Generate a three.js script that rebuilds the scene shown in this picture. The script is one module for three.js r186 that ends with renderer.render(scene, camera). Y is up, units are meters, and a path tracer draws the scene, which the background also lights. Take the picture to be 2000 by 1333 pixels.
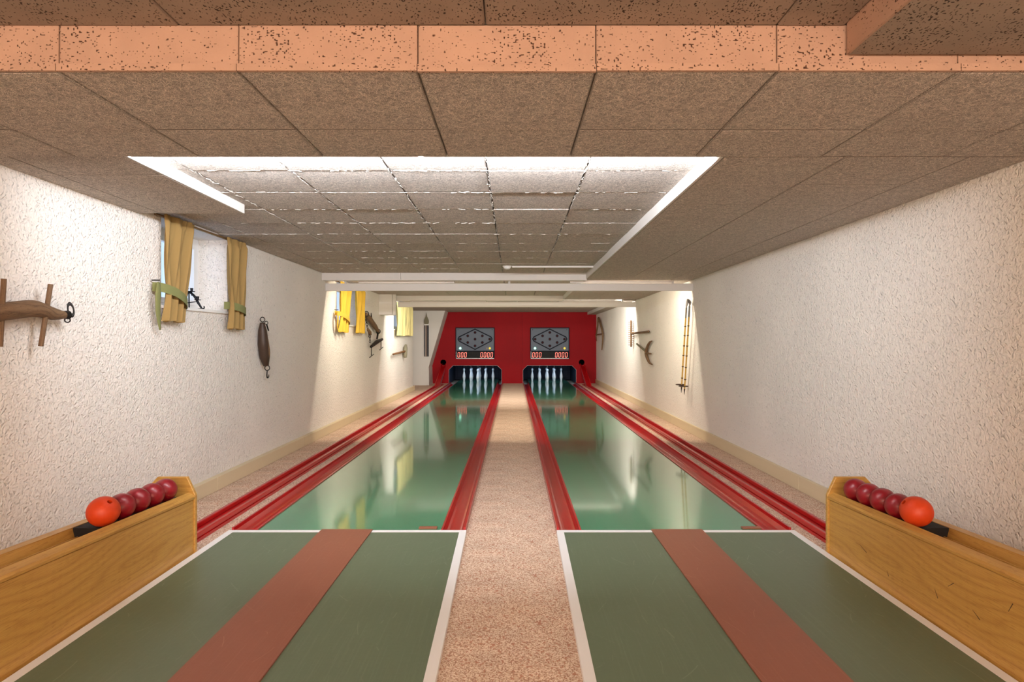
import * as THREE from 'three';
import { RoundedBoxGeometry } from 'three/addons/geometries/RoundedBoxGeometry.js';
import { mergeGeometries } from 'three/addons/utils/BufferGeometryUtils.js';
import { RectAreaLightUniformsLib } from 'three/addons/lights/RectAreaLightUniformsLib.js';
import { Brush, Evaluator, SUBTRACTION } from 'three-bvh-csg';

// ---------------------------------------------------------------- camera, sky, exposure, large lights
const scene = new THREE.Scene();
const renderer = new THREE.WebGLRenderer({ antialias: true });
renderer.toneMapping = THREE.LinearToneMapping;
renderer.toneMappingExposure = 1.85;
renderer.shadowMap.enabled = true;
const camera = new THREE.PerspectiveCamera(2 * Math.atan(666.5 / 1200) * 180 / Math.PI, 2000 / 1333, 0.05, 100);
camera.position.set(0, 1.39, 0);
camera.setViewOffset(2000, 1333, -3, 1.5, 2000, 1333);
scene.background = new THREE.Color().setRGB(0.42, 0.58, 0.85);   // overcast sky outside the basement windows
RectAreaLightUniformsLib.init();
const COOL = new THREE.Color().setRGB(0.86, 0.92, 1.0), DAYWHITE = new THREE.Color().setRGB(1.0, 0.98, 0.9),
  CREAM = new THREE.Color().setRGB(1.0, 0.9, 0.72), WARM = new THREE.Color().setRGB(1.0, 0.82, 0.66), BLUE = new THREE.Color().setRGB(0.5, 0.72, 1.0);
const POWER = { beam: 265, valance1: 200, valance2: 280, pit: 22, room: 8.5 };

// ---------------------------------------------------------------- helpers
let seed = 12345;
const rnd = () => { seed = (seed * 1664525 + 1013904223) >>> 0; return seed / 4294967296; };
const R = (a, b) => a + (b - a) * rnd();
const taken = {};
function numbered(n) { if (!(n in taken)) { taken[n] = 0; return n; } taken[n]++; return n + '_' + String(taken[n]).padStart(3, '0'); }
function shadow(o) { o.castShadow = true; o.receiveShadow = true; return o; }
function group(name, label, category, pos = [0, 0, 0], grp) {
  const o = new THREE.Group(); o.name = numbered(name); o.position.set(...pos); scene.add(o);
  o.userData = { label, category }; if (grp) o.userData.group = grp; return o;
}
function tag(o, label, category, grp) { o.userData.label = label; o.userData.category = category; if (grp) o.userData.group = grp; return o; }
function structure(name, label, category) { const o = new THREE.Group(); o.name = name; scene.add(o); o.userData = { kind: 'structure', label, category }; return o; }
function part(name, geo, mat, parent) { const m = shadow(new THREE.Mesh(geo, mat)); m.name = parent ? name : numbered(name); (parent || scene).add(m); return m; }
// uv in metres: x faces (z, y), y faces (z, x), z faces (x, y)
function uvm(geo, ou = 0, ov = 0) {
  const g = geo.index ? geo.toNonIndexed() : geo; const p = g.attributes.position, n = g.attributes.normal; const uv = new Float32Array(p.count * 2);
  for (let i = 0; i < p.count; i++) {
    const ax = Math.abs(n.getX(i)), ay = Math.abs(n.getY(i)), az = Math.abs(n.getZ(i)); let u, v;
    if (ax >= ay && ax >= az) { u = p.getZ(i); v = p.getY(i); } else if (ay >= az) { u = p.getZ(i); v = p.getX(i); } else { u = p.getX(i); v = p.getY(i); }
    uv[i * 2] = u + ou; uv[i * 2 + 1] = v + ov;
  }
  g.setAttribute('uv', new THREE.BufferAttribute(uv, 2)); return g;
}
function box(x0, x1, y0, y1, z0, z1, r = 0) {
  const w = Math.abs(x1 - x0), h = Math.abs(y1 - y0), d = Math.abs(z1 - z0);
  const g = r ? new RoundedBoxGeometry(w, h, d, 2, r) : new THREE.BoxGeometry(w, h, d);
  g.translate((x0 + x1) / 2, (y0 + y1) / 2, (z0 + z1) / 2); return uvm(g);
}
// long solid along z from a profile [[x, y], ...]
function prism(profile, z0, z1, bevel = 0) {
  const s = new THREE.Shape(profile.map(p => new THREE.Vector2(p[0], p[1])));
  const g = new THREE.ExtrudeGeometry(s, { depth: Math.abs(z1 - z0), bevelEnabled: bevel > 0, bevelSize: bevel, bevelThickness: bevel, bevelSegments: 2, bevelOffset: -bevel });
  g.translate(0, 0, Math.min(z0, z1)); return uvm(g);
}
function merge(list) { return mergeGeometries(list.map(g => { const q = g.index ? g.toNonIndexed() : g; for (const k of Object.keys(q.attributes)) if (!['position', 'normal', 'uv'].includes(k)) q.deleteAttribute(k); return q; })); }
const V = (x, y, z) => new THREE.Vector3(x, y, z);
// tapered limb: tube through points with a radius per point, capped
function limb(pts, radii, seg = 24, sides = 10, flat = null) {
  const c = new THREE.CatmullRomCurve3(pts.map(p => V(...p)), false, 'centripetal'); const fr = c.computeFrenetFrames(seg, false);
  const pos = [], uv = [], idx = []; const L = c.getLength();
  for (let i = 0; i <= seg; i++) {
    const t = i / seg, P = c.getPoint(t); const f = t * (radii.length - 1), k = Math.min(radii.length - 2, Math.floor(f)), r = radii[k] + (radii[k + 1] - radii[k]) * (f - k);
    for (let j = 0; j <= sides; j++) {
      const a = j / sides * Math.PI * 2; const q = fr.normals[i].clone().multiplyScalar(Math.cos(a) * r).addScaledVector(fr.binormals[i], Math.sin(a) * r);
      if (flat) q.multiply(flat);
      pos.push(P.x + q.x, P.y + q.y, P.z + q.z); uv.push(t * L, j / sides * 0.3);
    }
  }
  for (let i = 0; i < seg; i++) for (let j = 0; j < sides; j++) { const a = i * (sides + 1) + j, b = a + sides + 1; idx.push(a, a + 1, b, b, a + 1, b + 1); }
  for (const [row, fl] of [[0, 1], [seg, 0]]) {
    const P = c.getPoint(row / seg), n = pos.length / 3; pos.push(P.x, P.y, P.z); uv.push(row / seg * L, 0);
    for (let j = 0; j < sides; j++) { const a = row * (sides + 1) + j; fl ? idx.push(n, a + 1, a) : idx.push(n, a, a + 1); }
  }
  const g = new THREE.BufferGeometry(); g.setAttribute('position', new THREE.Float32BufferAttribute(pos, 3)); g.setAttribute('uv', new THREE.Float32BufferAttribute(uv, 2)); g.setIndex(idx); g.computeVertexNormals(); return g;
}
const rod = (a, b, r, r2 = r) => limb([a, [(a[0] + b[0]) / 2, (a[1] + b[1]) / 2, (a[2] + b[2]) / 2], b], [r, (r + r2) / 2, r2], 4, 10);
function ring(r, t, pos, rot = [0, 0, 0], sx = 1, sy = 1) { const g = new THREE.TorusGeometry(r, t, 8, 24); g.scale(sx, sy, 1); g.rotateX(rot[0]); g.rotateY(rot[1]); g.rotateZ(rot[2]); g.translate(...pos); return g; }

// ---------------------------------------------------------------- procedural textures
function hash(x, y, s) { let h = (x * 374761393 + y * 668265263 + s * 974634777) | 0; h = Math.imul(h ^ (h >>> 13), 1274126177); h ^= h >>> 16; return (h >>> 0) / 4294967296; }
function pnoise(x, y, px, py, s) {   // value noise that repeats every px, py cells
  const xi = Math.floor(x), yi = Math.floor(y); let fx = x - xi, fy = y - yi; fx = fx * fx * (3 - 2 * fx); fy = fy * fy * (3 - 2 * fy);
  const m = (a, b) => ((a % b) + b) % b; const x0 = m(xi, px), x1 = m(xi + 1, px), y0 = m(yi, py), y1 = m(yi + 1, py);
  const a = hash(x0, y0, s), b = hash(x1, y0, s), c = hash(x0, y1, s), d = hash(x1, y1, s);
  return a + (b - a) * fx + (c - a) * fy + (a - b - c + d) * fx * fy;
}
function tex(w, h, fn, srgb, sizeU, sizeV) {
  const d = new Uint8Array(w * h * 4); const o = [0, 0, 0];
  for (let j = 0; j < h; j++) for (let i = 0; i < w; i++) { fn(i / w, j / h, o); const k = (j * w + i) * 4; d[k] = Math.max(0, Math.min(255, o[0])); d[k + 1] = Math.max(0, Math.min(255, o[1])); d[k + 2] = Math.max(0, Math.min(255, o[2])); d[k + 3] = 255; }
  const t = new THREE.DataTexture(d, w, h); return finish(t, srgb, sizeU, sizeV);
}
function finish(t, srgb, su, sv) { t.wrapS = t.wrapT = THREE.RepeatWrapping; t.magFilter = THREE.LinearFilter; t.minFilter = THREE.LinearMipmapLinearFilter; t.generateMipmaps = true; if (srgb) t.colorSpace = THREE.SRGBColorSpace; t.repeat.set(1 / su, 1 / sv); t.needsUpdate = true; return t; }
const grey = (f) => (u, v, o) => { o[0] = o[1] = o[2] = f(u, v) * 255; };
// rough-cast plaster
const stuccoBump = tex(1024, 1024, grey((u, v) => {
  const wx = pnoise(u * 40, v * 40, 40, 40, 6) * 0.012, wy = pnoise(u * 40, v * 40, 40, 40, 7) * 0.012; u += wx; v += wy;
  const a = pnoise(u * 84 + v * 56, v * 84 - u * 56, 28, 28, 1), b = pnoise(u * 170, v * 170, 170, 170, 2), c = pnoise(u * 45, v * 45, 45, 45, 3);
  const p = pnoise(u * 90 - v * 60, v * 90 + u * 60, 30, 30, 5); const pit = p > 0.72 ? (p - 0.72) * 2.2 : 0;
  return 0.25 + 0.32 * a + 0.26 * b + 0.2 * c - pit;
}), false, 1.2, 1.2);
const stuccoColor = tex(512, 512, (u, v, o) => {
  const a = pnoise(u * 6, v * 6, 6, 6, 8), b = pnoise(u * 200, v * 200, 200, 200, 9); const k = 0.965 + 0.035 * a - (b > 0.93 ? 0.12 : 0);
  o[0] = 240 * k; o[1] = 232 * k; o[2] = 224 * k;
}, true, 3.1, 3.1);
// wood-wool slab: thousands of fibres drawn as strokes
function strokes(size, n, len, fn, bg) {
  const c = document.createElement('canvas'); c.width = c.height = size; const x = c.getContext('2d'); x.fillStyle = bg; x.fillRect(0, 0, size, size);
  for (let i = 0; i < n; i++) {
    const px = rnd() * size, py = rnd() * size, a = rnd() * 6.283, l = len * (0.5 + rnd()), b = a + R(-0.9, 0.9);
    x.strokeStyle = fn(i / n); x.lineWidth = R(1, 2.6);
    for (const ox of [0, -size, size]) for (const oy of [0, -size, size]) {
      if (px + ox < -l * 2 || px + ox > size + l * 2 || py + oy < -l * 2 || py + oy > size + l * 2) continue;
      x.beginPath(); x.moveTo(px + ox, py + oy); x.quadraticCurveTo(px + ox + Math.cos(a) * l * 0.6, py + oy + Math.sin(a) * l * 0.6, px + ox + Math.cos(a) * l * 0.6 + Math.cos(b) * l * 0.6, py + oy + Math.sin(a) * l * 0.6 + Math.sin(b) * l * 0.6); x.stroke();
    }
  }
  return c;
}
const mixc = (r, g, b, k) => `rgb(${Math.round(r * k)},${Math.round(g * k)},${Math.round(b * k)})`;
const woolColor = finish(new THREE.CanvasTexture(strokes(1024, 9000, 34, () => mixc(240, 224, 210, rnd() < 0.12 ? R(0.6, 0.78) : R(0.9, 1.08)), mixc(240, 224, 210, 0.68))), true, 0.62, 0.62);
const woolBump = finish(new THREE.CanvasTexture(strokes(1024, 9000, 34, (t) => { const k = Math.round(70 + 185 * t * R(0.7, 1)); return `rgb(${k},${k},${k})`; }, 'rgb(20,20,20)')), false, 0.62, 0.62);
// painted slab with open pores
const poreAt = (u, v, more = 0) => { const cl = pnoise(u * 7, v * 7, 7, 7, 21); const p = pnoise(u * 130, v * 200, 130, 200, 22); const lim = 0.93 - 0.14 * cl - more; return p > lim ? Math.min(1, (p - lim) * 14) : 0; };
const poreColor = tex(1024, 1024, (u, v, o) => { const p = poreAt(u, v), k = 0.95 + 0.05 * pnoise(u * 12, v * 12, 12, 12, 23); o[0] = (190 * (1 - p) + 80 * p) * k; o[1] = (154 * (1 - p) + 52 * p) * k; o[2] = (133 * (1 - p) + 38 * p) * k; }, true, 0.9, 0.9);
const denseDimColor = tex(1024, 1024, (u, v, o) => { const p = poreAt(u, v, 0.06), k = 0.92 + 0.08 * pnoise(u * 12, v * 12, 12, 12, 25); o[0] = (158 * (1 - p) + 62 * p) * k; o[1] = (140 * (1 - p) + 46 * p) * k; o[2] = (126 * (1 - p) + 38 * p) * k; }, true, 0.9, 0.9);  // denser pores; base also darkened for the weak grazing light up there
const poreBump = tex(1024, 1024, grey((u, v) => 0.8 - 0.75 * poreAt(u, v) + 0.1 * pnoise(u * 150, v * 150, 150, 150, 24)), false, 0.9, 0.9);
// looped carpet with flecks
const carpetColor = tex(512, 512, (u, v, o) => {
  const a = pnoise(u * 128, v * 128, 128, 128, 31), b = pnoise(u * 64, v * 64, 64, 64, 32), c = pnoise(u * 5, v * 5, 5, 5, 33);
  let r = 214, g = 184, bl = 158; if (a > 0.62) { r = 236; g = 214; bl = 192; } else if (a < 0.3) { r = 178; g = 136; bl = 112; } if (b > 0.82) { r = 192; g = 138; bl = 112; } const k = 0.95 + 0.08 * c; o[0] = r * k; o[1] = g * k; o[2] = bl * k;
}, true, 0.62, 0.62);
const carpetBump = tex(512, 512, grey((u, v) => 0.4 * pnoise(u * 128, v * 128, 128, 128, 31) + 0.6 * pnoise(u * 200, v * 200, 200, 200, 35)), false, 0.62, 0.62);
// oak veneer, grain along u
function woodTex(c1, c2, su, sv, s, cath = 0.35) {
  return tex(1024, 512, (u, v, o) => {
    const w = pnoise(u * 3, v * 4, 3, 4, s) * cath + pnoise(u * 6, v * 10, 6, 10, s + 1) * 0.08; const ringv = (v * 9 + w * 9) % 1; const band = Math.pow(Math.abs(ringv - 0.5) * 2, 2.5);
    const fine = pnoise(u * 14, v * 256, 14, 256, s + 2), pore = pnoise(u * 40, v * 300, 40, 300, s + 3); const k = Math.min(1, 0.35 * band + 0.35 * fine + (pore > 0.8 ? 0.45 : 0));
    for (let i = 0; i < 3; i++) o[i] = c1[i] + (c2[i] - c1[i]) * k;
  }, true, su, sv);
}
const oakTex = woodTex([206, 160, 82], [164, 114, 46], 1.7, 0.42, 41);
const darkWoodTex = woodTex([134, 104, 74], [70, 48, 32], 0.7, 0.3, 51);
const laneColor = tex(512, 512, (u, v, o) => { const a = pnoise(u * 4, v * 12, 4, 12, 61), b = pnoise(u * 60, v * 240, 60, 240, 62); const k = 0.92 + 0.1 * a + 0.05 * b; o[0] = 42 * k; o[1] = 142 * k; o[2] = 104 * k; }, true, 3.0, 1.3);
const laneBump = tex(512, 512, grey((u, v) => 0.5 * pnoise(u * 34, v * 22, 34, 22, 63) + 0.5 * pnoise(u * 80, v * 60, 80, 60, 64)), false, 1.1, 1.1);
function scuffed(base, n, s, light) {
  const c = document.createElement('canvas'); c.width = c.height = 1024; const x = c.getContext('2d'); x.fillStyle = mixc(...base, 1); x.fillRect(0, 0, 1024, 1024);
  for (let i = 0; i < 1400; i++) { x.fillStyle = `rgba(${light},${R(0.01, 0.045)})`; x.fillRect(rnd() * 1024, rnd() * 1024, R(30, 200), R(1, 3)); }
  for (let i = 0; i < n; i++) { x.strokeStyle = `rgba(${light},${R(0.08, 0.3)})`; x.lineWidth = R(0.8, 2); const px = rnd() * 1024, py = rnd() * 1024, a = R(-0.9, 0.9), l = R(10, 90); x.beginPath(); x.moveTo(px, py); x.quadraticCurveTo(px + Math.cos(a) * l / 2 + R(-6, 6), py + Math.sin(a) * l / 2 + R(-6, 6), px + Math.cos(a) * l, py + Math.sin(a) * l); x.stroke(); }
  return finish(new THREE.CanvasTexture(c), true, 1.9, 1.9);
}
const approachTex = scuffed([98, 112, 88], 90, 1, '190,205,180');
const boardTex = scuffed([146, 88, 66], 60, 2, '220,180,150');
const redPaint = tex(512, 512, (u, v, o) => { const a = pnoise(u * 5, v * 5, 5, 5, 71), b = pnoise(u * 90, v * 30, 90, 30, 72); const k = 0.93 + 0.09 * a + 0.03 * b; o[0] = 150 * k; o[1] = 0; o[2] = 14 * k; }, true, 2.2, 2.2);
const clothBump = tex(256, 256, grey((u, v) => 0.5 + 0.25 * Math.sin(u * 2 * Math.PI * 64) + 0.25 * Math.sin(v * 2 * Math.PI * 64)), false, 0.12, 0.12);

// ---------------------------------------------------------------- materials
const std = (o) => new THREE.MeshStandardMaterial(o);
const M = {
  stucco: std({ map: stuccoColor, bumpMap: stuccoBump, bumpScale: 0.009, roughness: 0.95 }),
  wool: std({ map: woolColor, bumpMap: woolBump, bumpScale: 0.004, roughness: 1 }),
  pore: std({ map: poreColor, bumpMap: poreBump, bumpScale: 0.004, roughness: 0.95 }),
  denseDim: std({ map: denseDimColor, bumpMap: poreBump, bumpScale: 0.004, roughness: 1 }),
  fibre: std({ color: '#d8cfc4', roughness: 1 }),
  slab: std({ color: '#b5aca0', roughness: 1 }),
  whitePaint: std({ color: '#d6d0ca', roughness: 0.6 }),
  whiteGloss: std({ color: '#efedea', roughness: 0.35 }),
  carpet: std({ map: carpetColor, bumpMap: carpetBump, bumpScale: 0.004, roughness: 1 }),
  skirting: std({ color: '#d8c6a4', roughness: 0.55, bumpMap: stuccoBump, bumpScale: 0.0006 }),
  oak: new THREE.MeshPhysicalMaterial({ map: oakTex, roughness: 0.42, clearcoat: 0.25, clearcoatRoughness: 0.3 }),
  oldWood: std({ map: darkWoodTex, roughness: 0.75, bumpMap: darkWoodTex, bumpScale: 0.002 }),
  darkWood: std({ color: '#3c2a1e', roughness: 0.5 }),
  paleWood: std({ map: darkWoodTex, color: '#ffe9c8', roughness: 0.8 }),
  greyWood: std({ color: '#7d7660', roughness: 0.8 }),
  iron: std({ color: '#2c2826', roughness: 0.5, metalness: 0.7 }),
  blackIron: std({ color: '#15161c', roughness: 0.45, metalness: 0.5 }),
  lane: new THREE.MeshPhysicalMaterial({ map: laneColor, roughness: 0.25, bumpMap: laneBump, bumpScale: 0.0004, clearcoat: 1, clearcoatRoughness: 0.07 }),
  approach: std({ map: approachTex, roughness: 0.42, bumpMap: laneBump, bumpScale: 0.0004 }),
  landing: std({ map: boardTex, roughness: 0.45, bumpMap: laneBump, bumpScale: 0.0004 }),
  line: std({ color: '#f0eeec', roughness: 0.5 }),
  redGloss: new THREE.MeshPhysicalMaterial({ color: '#b4060e', roughness: 0.35, clearcoat: 0.5, clearcoatRoughness: 0.15 }),
  redWall: new THREE.MeshPhysicalMaterial({ map: redPaint, roughness: 0.6, specularIntensity: 0.35 }),
  rubber: std({ color: '#120d0d', roughness: 0.8 }),
  navy: std({ color: '#0b1830', roughness: 0.7 }),
  metal: std({ color: '#b9bdc2', roughness: 0.35, metalness: 0.8 }),
  panelGrey: new THREE.MeshPhysicalMaterial({ color: '#666e7d', roughness: 0.5, specularIntensity: 0.5 }),
  panelDark: new THREE.MeshPhysicalMaterial({ color: '#141826', roughness: 0.5, specularIntensity: 0.2 }),
  lampOff: new THREE.MeshPhysicalMaterial({ color: '#3a0c12', roughness: 0.5, specularIntensity: 0.25 }),
  black: new THREE.MeshPhysicalMaterial({ color: '#030303', roughness: 0.4, specularIntensity: 0.25 }),
  pin: new THREE.MeshPhysicalMaterial({ color: '#dfe6ee', roughness: 0.3, clearcoat: 0.5 }),
  ballRed: new THREE.MeshPhysicalMaterial({ color: '#8a0418', roughness: 0.4, clearcoat: 0.3, clearcoatRoughness: 0.22 }),
  ballOrange: std({ color: '#d23f0a', roughness: 0.5 }),
  curtainTan: std({ color: '#957847', roughness: 1, side: THREE.DoubleSide, bumpMap: clothBump, bumpScale: 0.0004 }),
  curtainYellow: std({ color: '#cda53a', roughness: 1, side: THREE.DoubleSide, bumpMap: clothBump, bumpScale: 0.0004 }),
  curtainPale: std({ color: '#cfc084', roughness: 1, side: THREE.DoubleSide, bumpMap: clothBump, bumpScale: 0.0004 }),
  sage: std({ color: '#7b7c4c', roughness: 1, side: THREE.DoubleSide, bumpMap: clothBump, bumpScale: 0.0004 }),
  teal: std({ color: '#8fa396', roughness: 1, side: THREE.DoubleSide }),
  glass: new THREE.MeshPhysicalMaterial({ color: '#ffffff', transmission: 1, thickness: 0, roughness: 0.05, ior: 1.5 }),
  bamboo: std({ color: '#cda24a', roughness: 0.45 }),
  node: std({ color: '#3a2414', roughness: 0.7 }),
  strap: std({ color: '#8f8880', roughness: 0.9 }),
  brass: std({ color: '#7a5a34', roughness: 0.5 }),
};
const glow = (r, g, b, k = 1) => std({ color: '#000000', emissive: new THREE.Color().setRGB(r, g, b), emissiveIntensity: k, roughness: 0.6 });

// ---------------------------------------------------------------- the room shell
const XL = -2.85, XR = 2.72, ZB = 4.2, ZF = -20.2, FL = -0.03;
{ // carpeted floor
  const f = structure('floor', 'beige flecked carpet between and beside the lanes', 'floor');
  part('screed', box(-3.6, 3.3, -0.2, -0.1, ZB + 0.3, -24), M.slab, f);
  part('carpet', box(-3.6, 3.3, -0.1, FL, ZB + 0.3, -4.497), M.carpet, f);
  part('carpet_aisle', box(-0.35, 0.316, -0.1, FL, -4.497, ZF), M.carpet, f);
  part('carpet_strip', box(-3.6, -2.064, -0.1, FL, -4.497, ZF), M.carpet, f);
  part('carpet_strip', box(2.034, XR, -0.1, FL, -4.497, ZF), M.carpet, f);
}
// ceiling: everything in one frame that falls by 7 mm per metre towards the pins
const SOF = 2.367, REC = 2.452, LIP = 1.09;
const ceil = structure('ceiling', 'wood wool ceiling panels with lowered margins and a lamp recess', 'ceiling');
ceil.rotation.x = -0.0068;
part('slab', box(-3.7, 3.4, 2.58, 2.75, ZB + 0.3, -24.2), M.slab, ceil);
function panelField(name, xs, zs, y, th, mat, jitter = 0.0015, gap = 0.003) {
  for (let i = 0; i < xs.length - 1; i++) for (let k = 0; k < zs.length - 1; k++) {
    const w = Math.abs(xs[i + 1] - xs[i]) - gap, d = Math.abs(zs[k + 1] - zs[k]) - gap; if (w < 0.01 || d < 0.01) continue;
    const g = uvm(new RoundedBoxGeometry(w, th, d, 1, name === 'ceiling_panel' ? 0.006 : 0.002), R(0, 5), R(0, 5));
    const m = part(name, g, mat, ceil); m.position.set((xs[i] + xs[i + 1]) / 2, y + th / 2 + R(-jitter, jitter), (zs[k] + zs[k + 1]) / 2);
    m.rotation.set(R(-0.001, 0.001), 0, R(-0.001, 0.001));
  }
}
const steps = (a, b, s) => { const o = [a]; const dir = Math.sign(b - a); let v = a; while ((b - v) * dir > s * 1.05) { v += s * dir; o.push(v); } o.push(b); return o; };
const colX = [XL, -2.278, -1.633, -0.988, -0.344, 0.296, 0.946, 1.596, 2.24, XR];
// beam across the room in front
part('beam_core', box(XL, XR, SOF + 0.024, 2.58, -2.215, -3.17), M.slab, ceil);
panelField('ceiling_panel', colX, [-2.19, -2.785, -3.185], SOF, 0.026, M.wool, 0.0025, 0.004);
for (let i = 0; i < colX.length - 1; i++) { const g = uvm(new RoundedBoxGeometry(colX[i + 1] - colX[i] - 0.003, 0.144, 0.022, 1, 0.002), R(0, 4), R(0, 4)); const m = part('beam_face_panel', g, M.pore, ceil); m.position.set((colX[i] + colX[i + 1]) / 2, SOF + 0.029 + 0.072, -2.205 + R(0, 0.003)); }
for (let i = 0; i < colX.length - 1; i++) { const g = uvm(new THREE.BoxGeometry(colX[i + 1] - colX[i] - 0.003, 0.026, 0.014), R(0, 4), R(0, 4)); const m = part('beam_edge_strip', g, M.pore, ceil); m.position.set((colX[i] + colX[i + 1]) / 2, SOF + 0.013 + (i === 4 ? -0.003 : 0), -2.182 + R(0, 0.004)); }
// upper ceiling over the front part and the boxed duct on its right
panelField('ceiling_panel', [XL, -2.2, -1.2, -0.1, 0.945, 1.19], [-2.19, -1.2, -0.1, 1.0, 2.1, 3.2, ZB], 2.535, 0.03, M.denseDim);
part('duct_side', box(1.19, 1.215, 2.428, 2.56, -2.175, ZB), M.pore, ceil);
part('duct_bottom', box(1.2, XR, 2.425, 2.45, -2.175, ZB), M.denseDim, ceil);
// left margin, right margin, recess, three bays
part('margin_core', box(XL, -2.06, SOF + 0.045, 2.58, -3.185, -4.64), M.slab, ceil);
panelField('ceiling_panel', [XL, -2.68, -2.06], [-3.19, -3.6, -4.14, -4.66], SOF + 0.02, 0.026, M.wool);
part('margin_core', box(LIP + 0.01, XR, SOF + 0.025, 2.58, -3.185, -13.35), M.slab, ceil);
panelField('ceiling_panel', [LIP + 0.005, 1.73, 2.375, XR], steps(-3.19, -13.35, 0.545), SOF, 0.026, M.wool);
part('margin_core', box(2.45, XR, SOF + 0.025, 2.58, -13.6, ZF), M.slab, ceil);
panelField('ceiling_panel', [2.45, XR], steps(-13.6, ZF, 1.1), SOF, 0.026, M.wool);
const recX = [XL, -2.56, -1.96, -1.36, -0.76, -0.16, 0.44, LIP];
panelField('ceiling_panel', recX, steps(-3.19, -9.12, 0.54), REC, 0.024, M.wool, 0.004, 0.008);
panelField('ceiling_panel', recX, steps(-9.12, -13.35, 0.6), REC, 0.024, M.wool, 0.003, 0.005);
panelField('ceiling_panel', [XL - 0.6, -1.96, -0.76, 0.44, LIP, 2.45], steps(-13.35, ZF - 0.1, 0.9), REC, 0.024, M.wool, 0.002);
panelField('ceiling_panel', [XL - 0.4, XL], steps(-3.2, -17.4, 1.5), REC, 0.024, M.wool, 0.001);
{ // frayed pale fibres along the joints of the recess panels
  const g = []; const strand = (x, z, a) => { const L = R(0.015, 0.07), q = new THREE.BoxGeometry(L, 0.0025, R(0.002, 0.004)); q.rotateZ(R(-0.12, 0.12)); q.rotateY(a + R(-0.35, 0.35)); q.translate(x, REC - R(-0.001, 0.003), z); g.push(q); };
  for (const z of steps(-3.19, -9.12, 0.54).slice(1, -1)) for (let i = 0; i < 65; i++) strand(R(XL, LIP - 0.05), z + R(-0.006, 0.006), 0);
  for (const x of recX.slice(1, -1)) for (let i = 0; i < 110; i++) strand(x + R(-0.006, 0.006), R(-3.25, -9.0), Math.PI / 2);
  const f = part('loose_fibres', merge(g), M.fibre, ceil); f.userData.kind = 'stuff';
}
part('lip_board', box(LIP - 0.012, LIP + 0.004, SOF, REC + 0.01, -3.19, -9.12), M.whitePaint, ceil);
part('lip_board', box(LIP - 0.012, LIP + 0.004, SOF, REC + 0.01, -9.15, -13.35), M.whitePaint, ceil);
part('lip_board', box(-2.064, -2.048, SOF + 0.02, REC + 0.01, -3.19, -4.66), M.whitePaint, ceil);
part('lip_board', box(2.43, 2.45, SOF, REC + 0.01, -13.7, ZF), M.whitePaint, ceil);
// step boards that close the recess ends, from two boards each
const SB = 2.357;
for (const z of [-9.12, -13.35]) { part('step_board', box(z < -10 ? -2.6 : XL, z < -10 ? -0.6 : -1.68, SB, REC + 0.01, z, z - 0.03), M.whitePaint, ceil); part('step_board', box(z < -10 ? -0.598 : -1.677, LIP, SB, REC + 0.01, z - 0.003, z - 0.033), M.whitePaint, ceil); part('step_board', box(XL, LIP, SB - 0.012, SB, z - 0.001, z - 0.14), M.whitePaint, ceil); }
// valance boards that hide the lamps
function valance(n, z, y0, y1, x0, x1, label) { const t = structure('trim_' + n, label, 'trim'); part('board', box(x0, x1, y0, y1, z, z - 0.022, 0.004), M.whitePaint, t); part('shelf', box(x0, x1, y0, y0 + 0.014, z - 0.022, z - 0.05), M.whitePaint, t); for (const x of [x0 + 0.3, (x0 + x1) / 2, x1 - 0.3]) part('hanger', box(x - 0.015, x + 0.015, y1 - 0.05, REC - 0.02, z - 0.024, z - 0.044), M.whitePaint, t); }
valance(1, -9.3, 2.138, 2.25, XL, XR, 'white valance board nearer the camera hiding two tubes');
valance(2, -13.6, 2.125, 2.236, -2.56, XR, 'white valance board nearer the red wall hiding tubes');

// ---- walls
function wallMesh(shape, depth, mat, parent, name, place) { const g = uvm(new THREE.ExtrudeGeometry(shape, { depth, bevelEnabled: false })); place(g); return part(name, uvm(g), mat, parent); }
const niches = [[4.97, 6.12, 1.67, 2.385], [9.9, 11.45, 1.65, 2.36], [14.6, 16.9, 1.65, 2.32]];
{
  const w = structure('wall_left', 'cream rough-cast wall with three small curtained windows', 'wall');
  const s = new THREE.Shape([[-ZB, -0.1], [17.4, -0.1], [17.4, 2.62], [-ZB, 2.62]].map(p => new THREE.Vector2(...p)));   // drawn in (depth, height)
  for (const [a, b, y0, y1] of niches) s.holes.push(new THREE.Path([[a, y0], [a, y1], [b, y1], [b, y0]].map(p => new THREE.Vector2(...p))));
  wallMesh(s, 0.36, M.stucco, w, 'plaster', (g) => { g.rotateY(Math.PI / 2); g.translate(XL - 0.36, 0, 0); });
  part('return', box(XL - 0.8, XL - 0.36, -0.1, 2.62, -17.1, -17.4), M.stucco, w);
  part('return', box(XL - 0.8, XL - 0.7, -0.1, 2.62, -17.4, -20.4), M.stucco, w);
}
{ const w = structure('wall_right', 'cream rough-cast wall hung with old farm tools', 'wall'); part('plaster', box(XR, XR + 0.3, -0.1, 2.62, ZB, -24), M.stucco, w); }
{ const w = structure('wall_back', 'plain cream wall behind the players', 'wall'); part('plaster', box(XL - 0.4, XR + 0.3, -0.1, 2.75, ZB, ZB + 0.2), M.stucco, w); }
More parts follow.
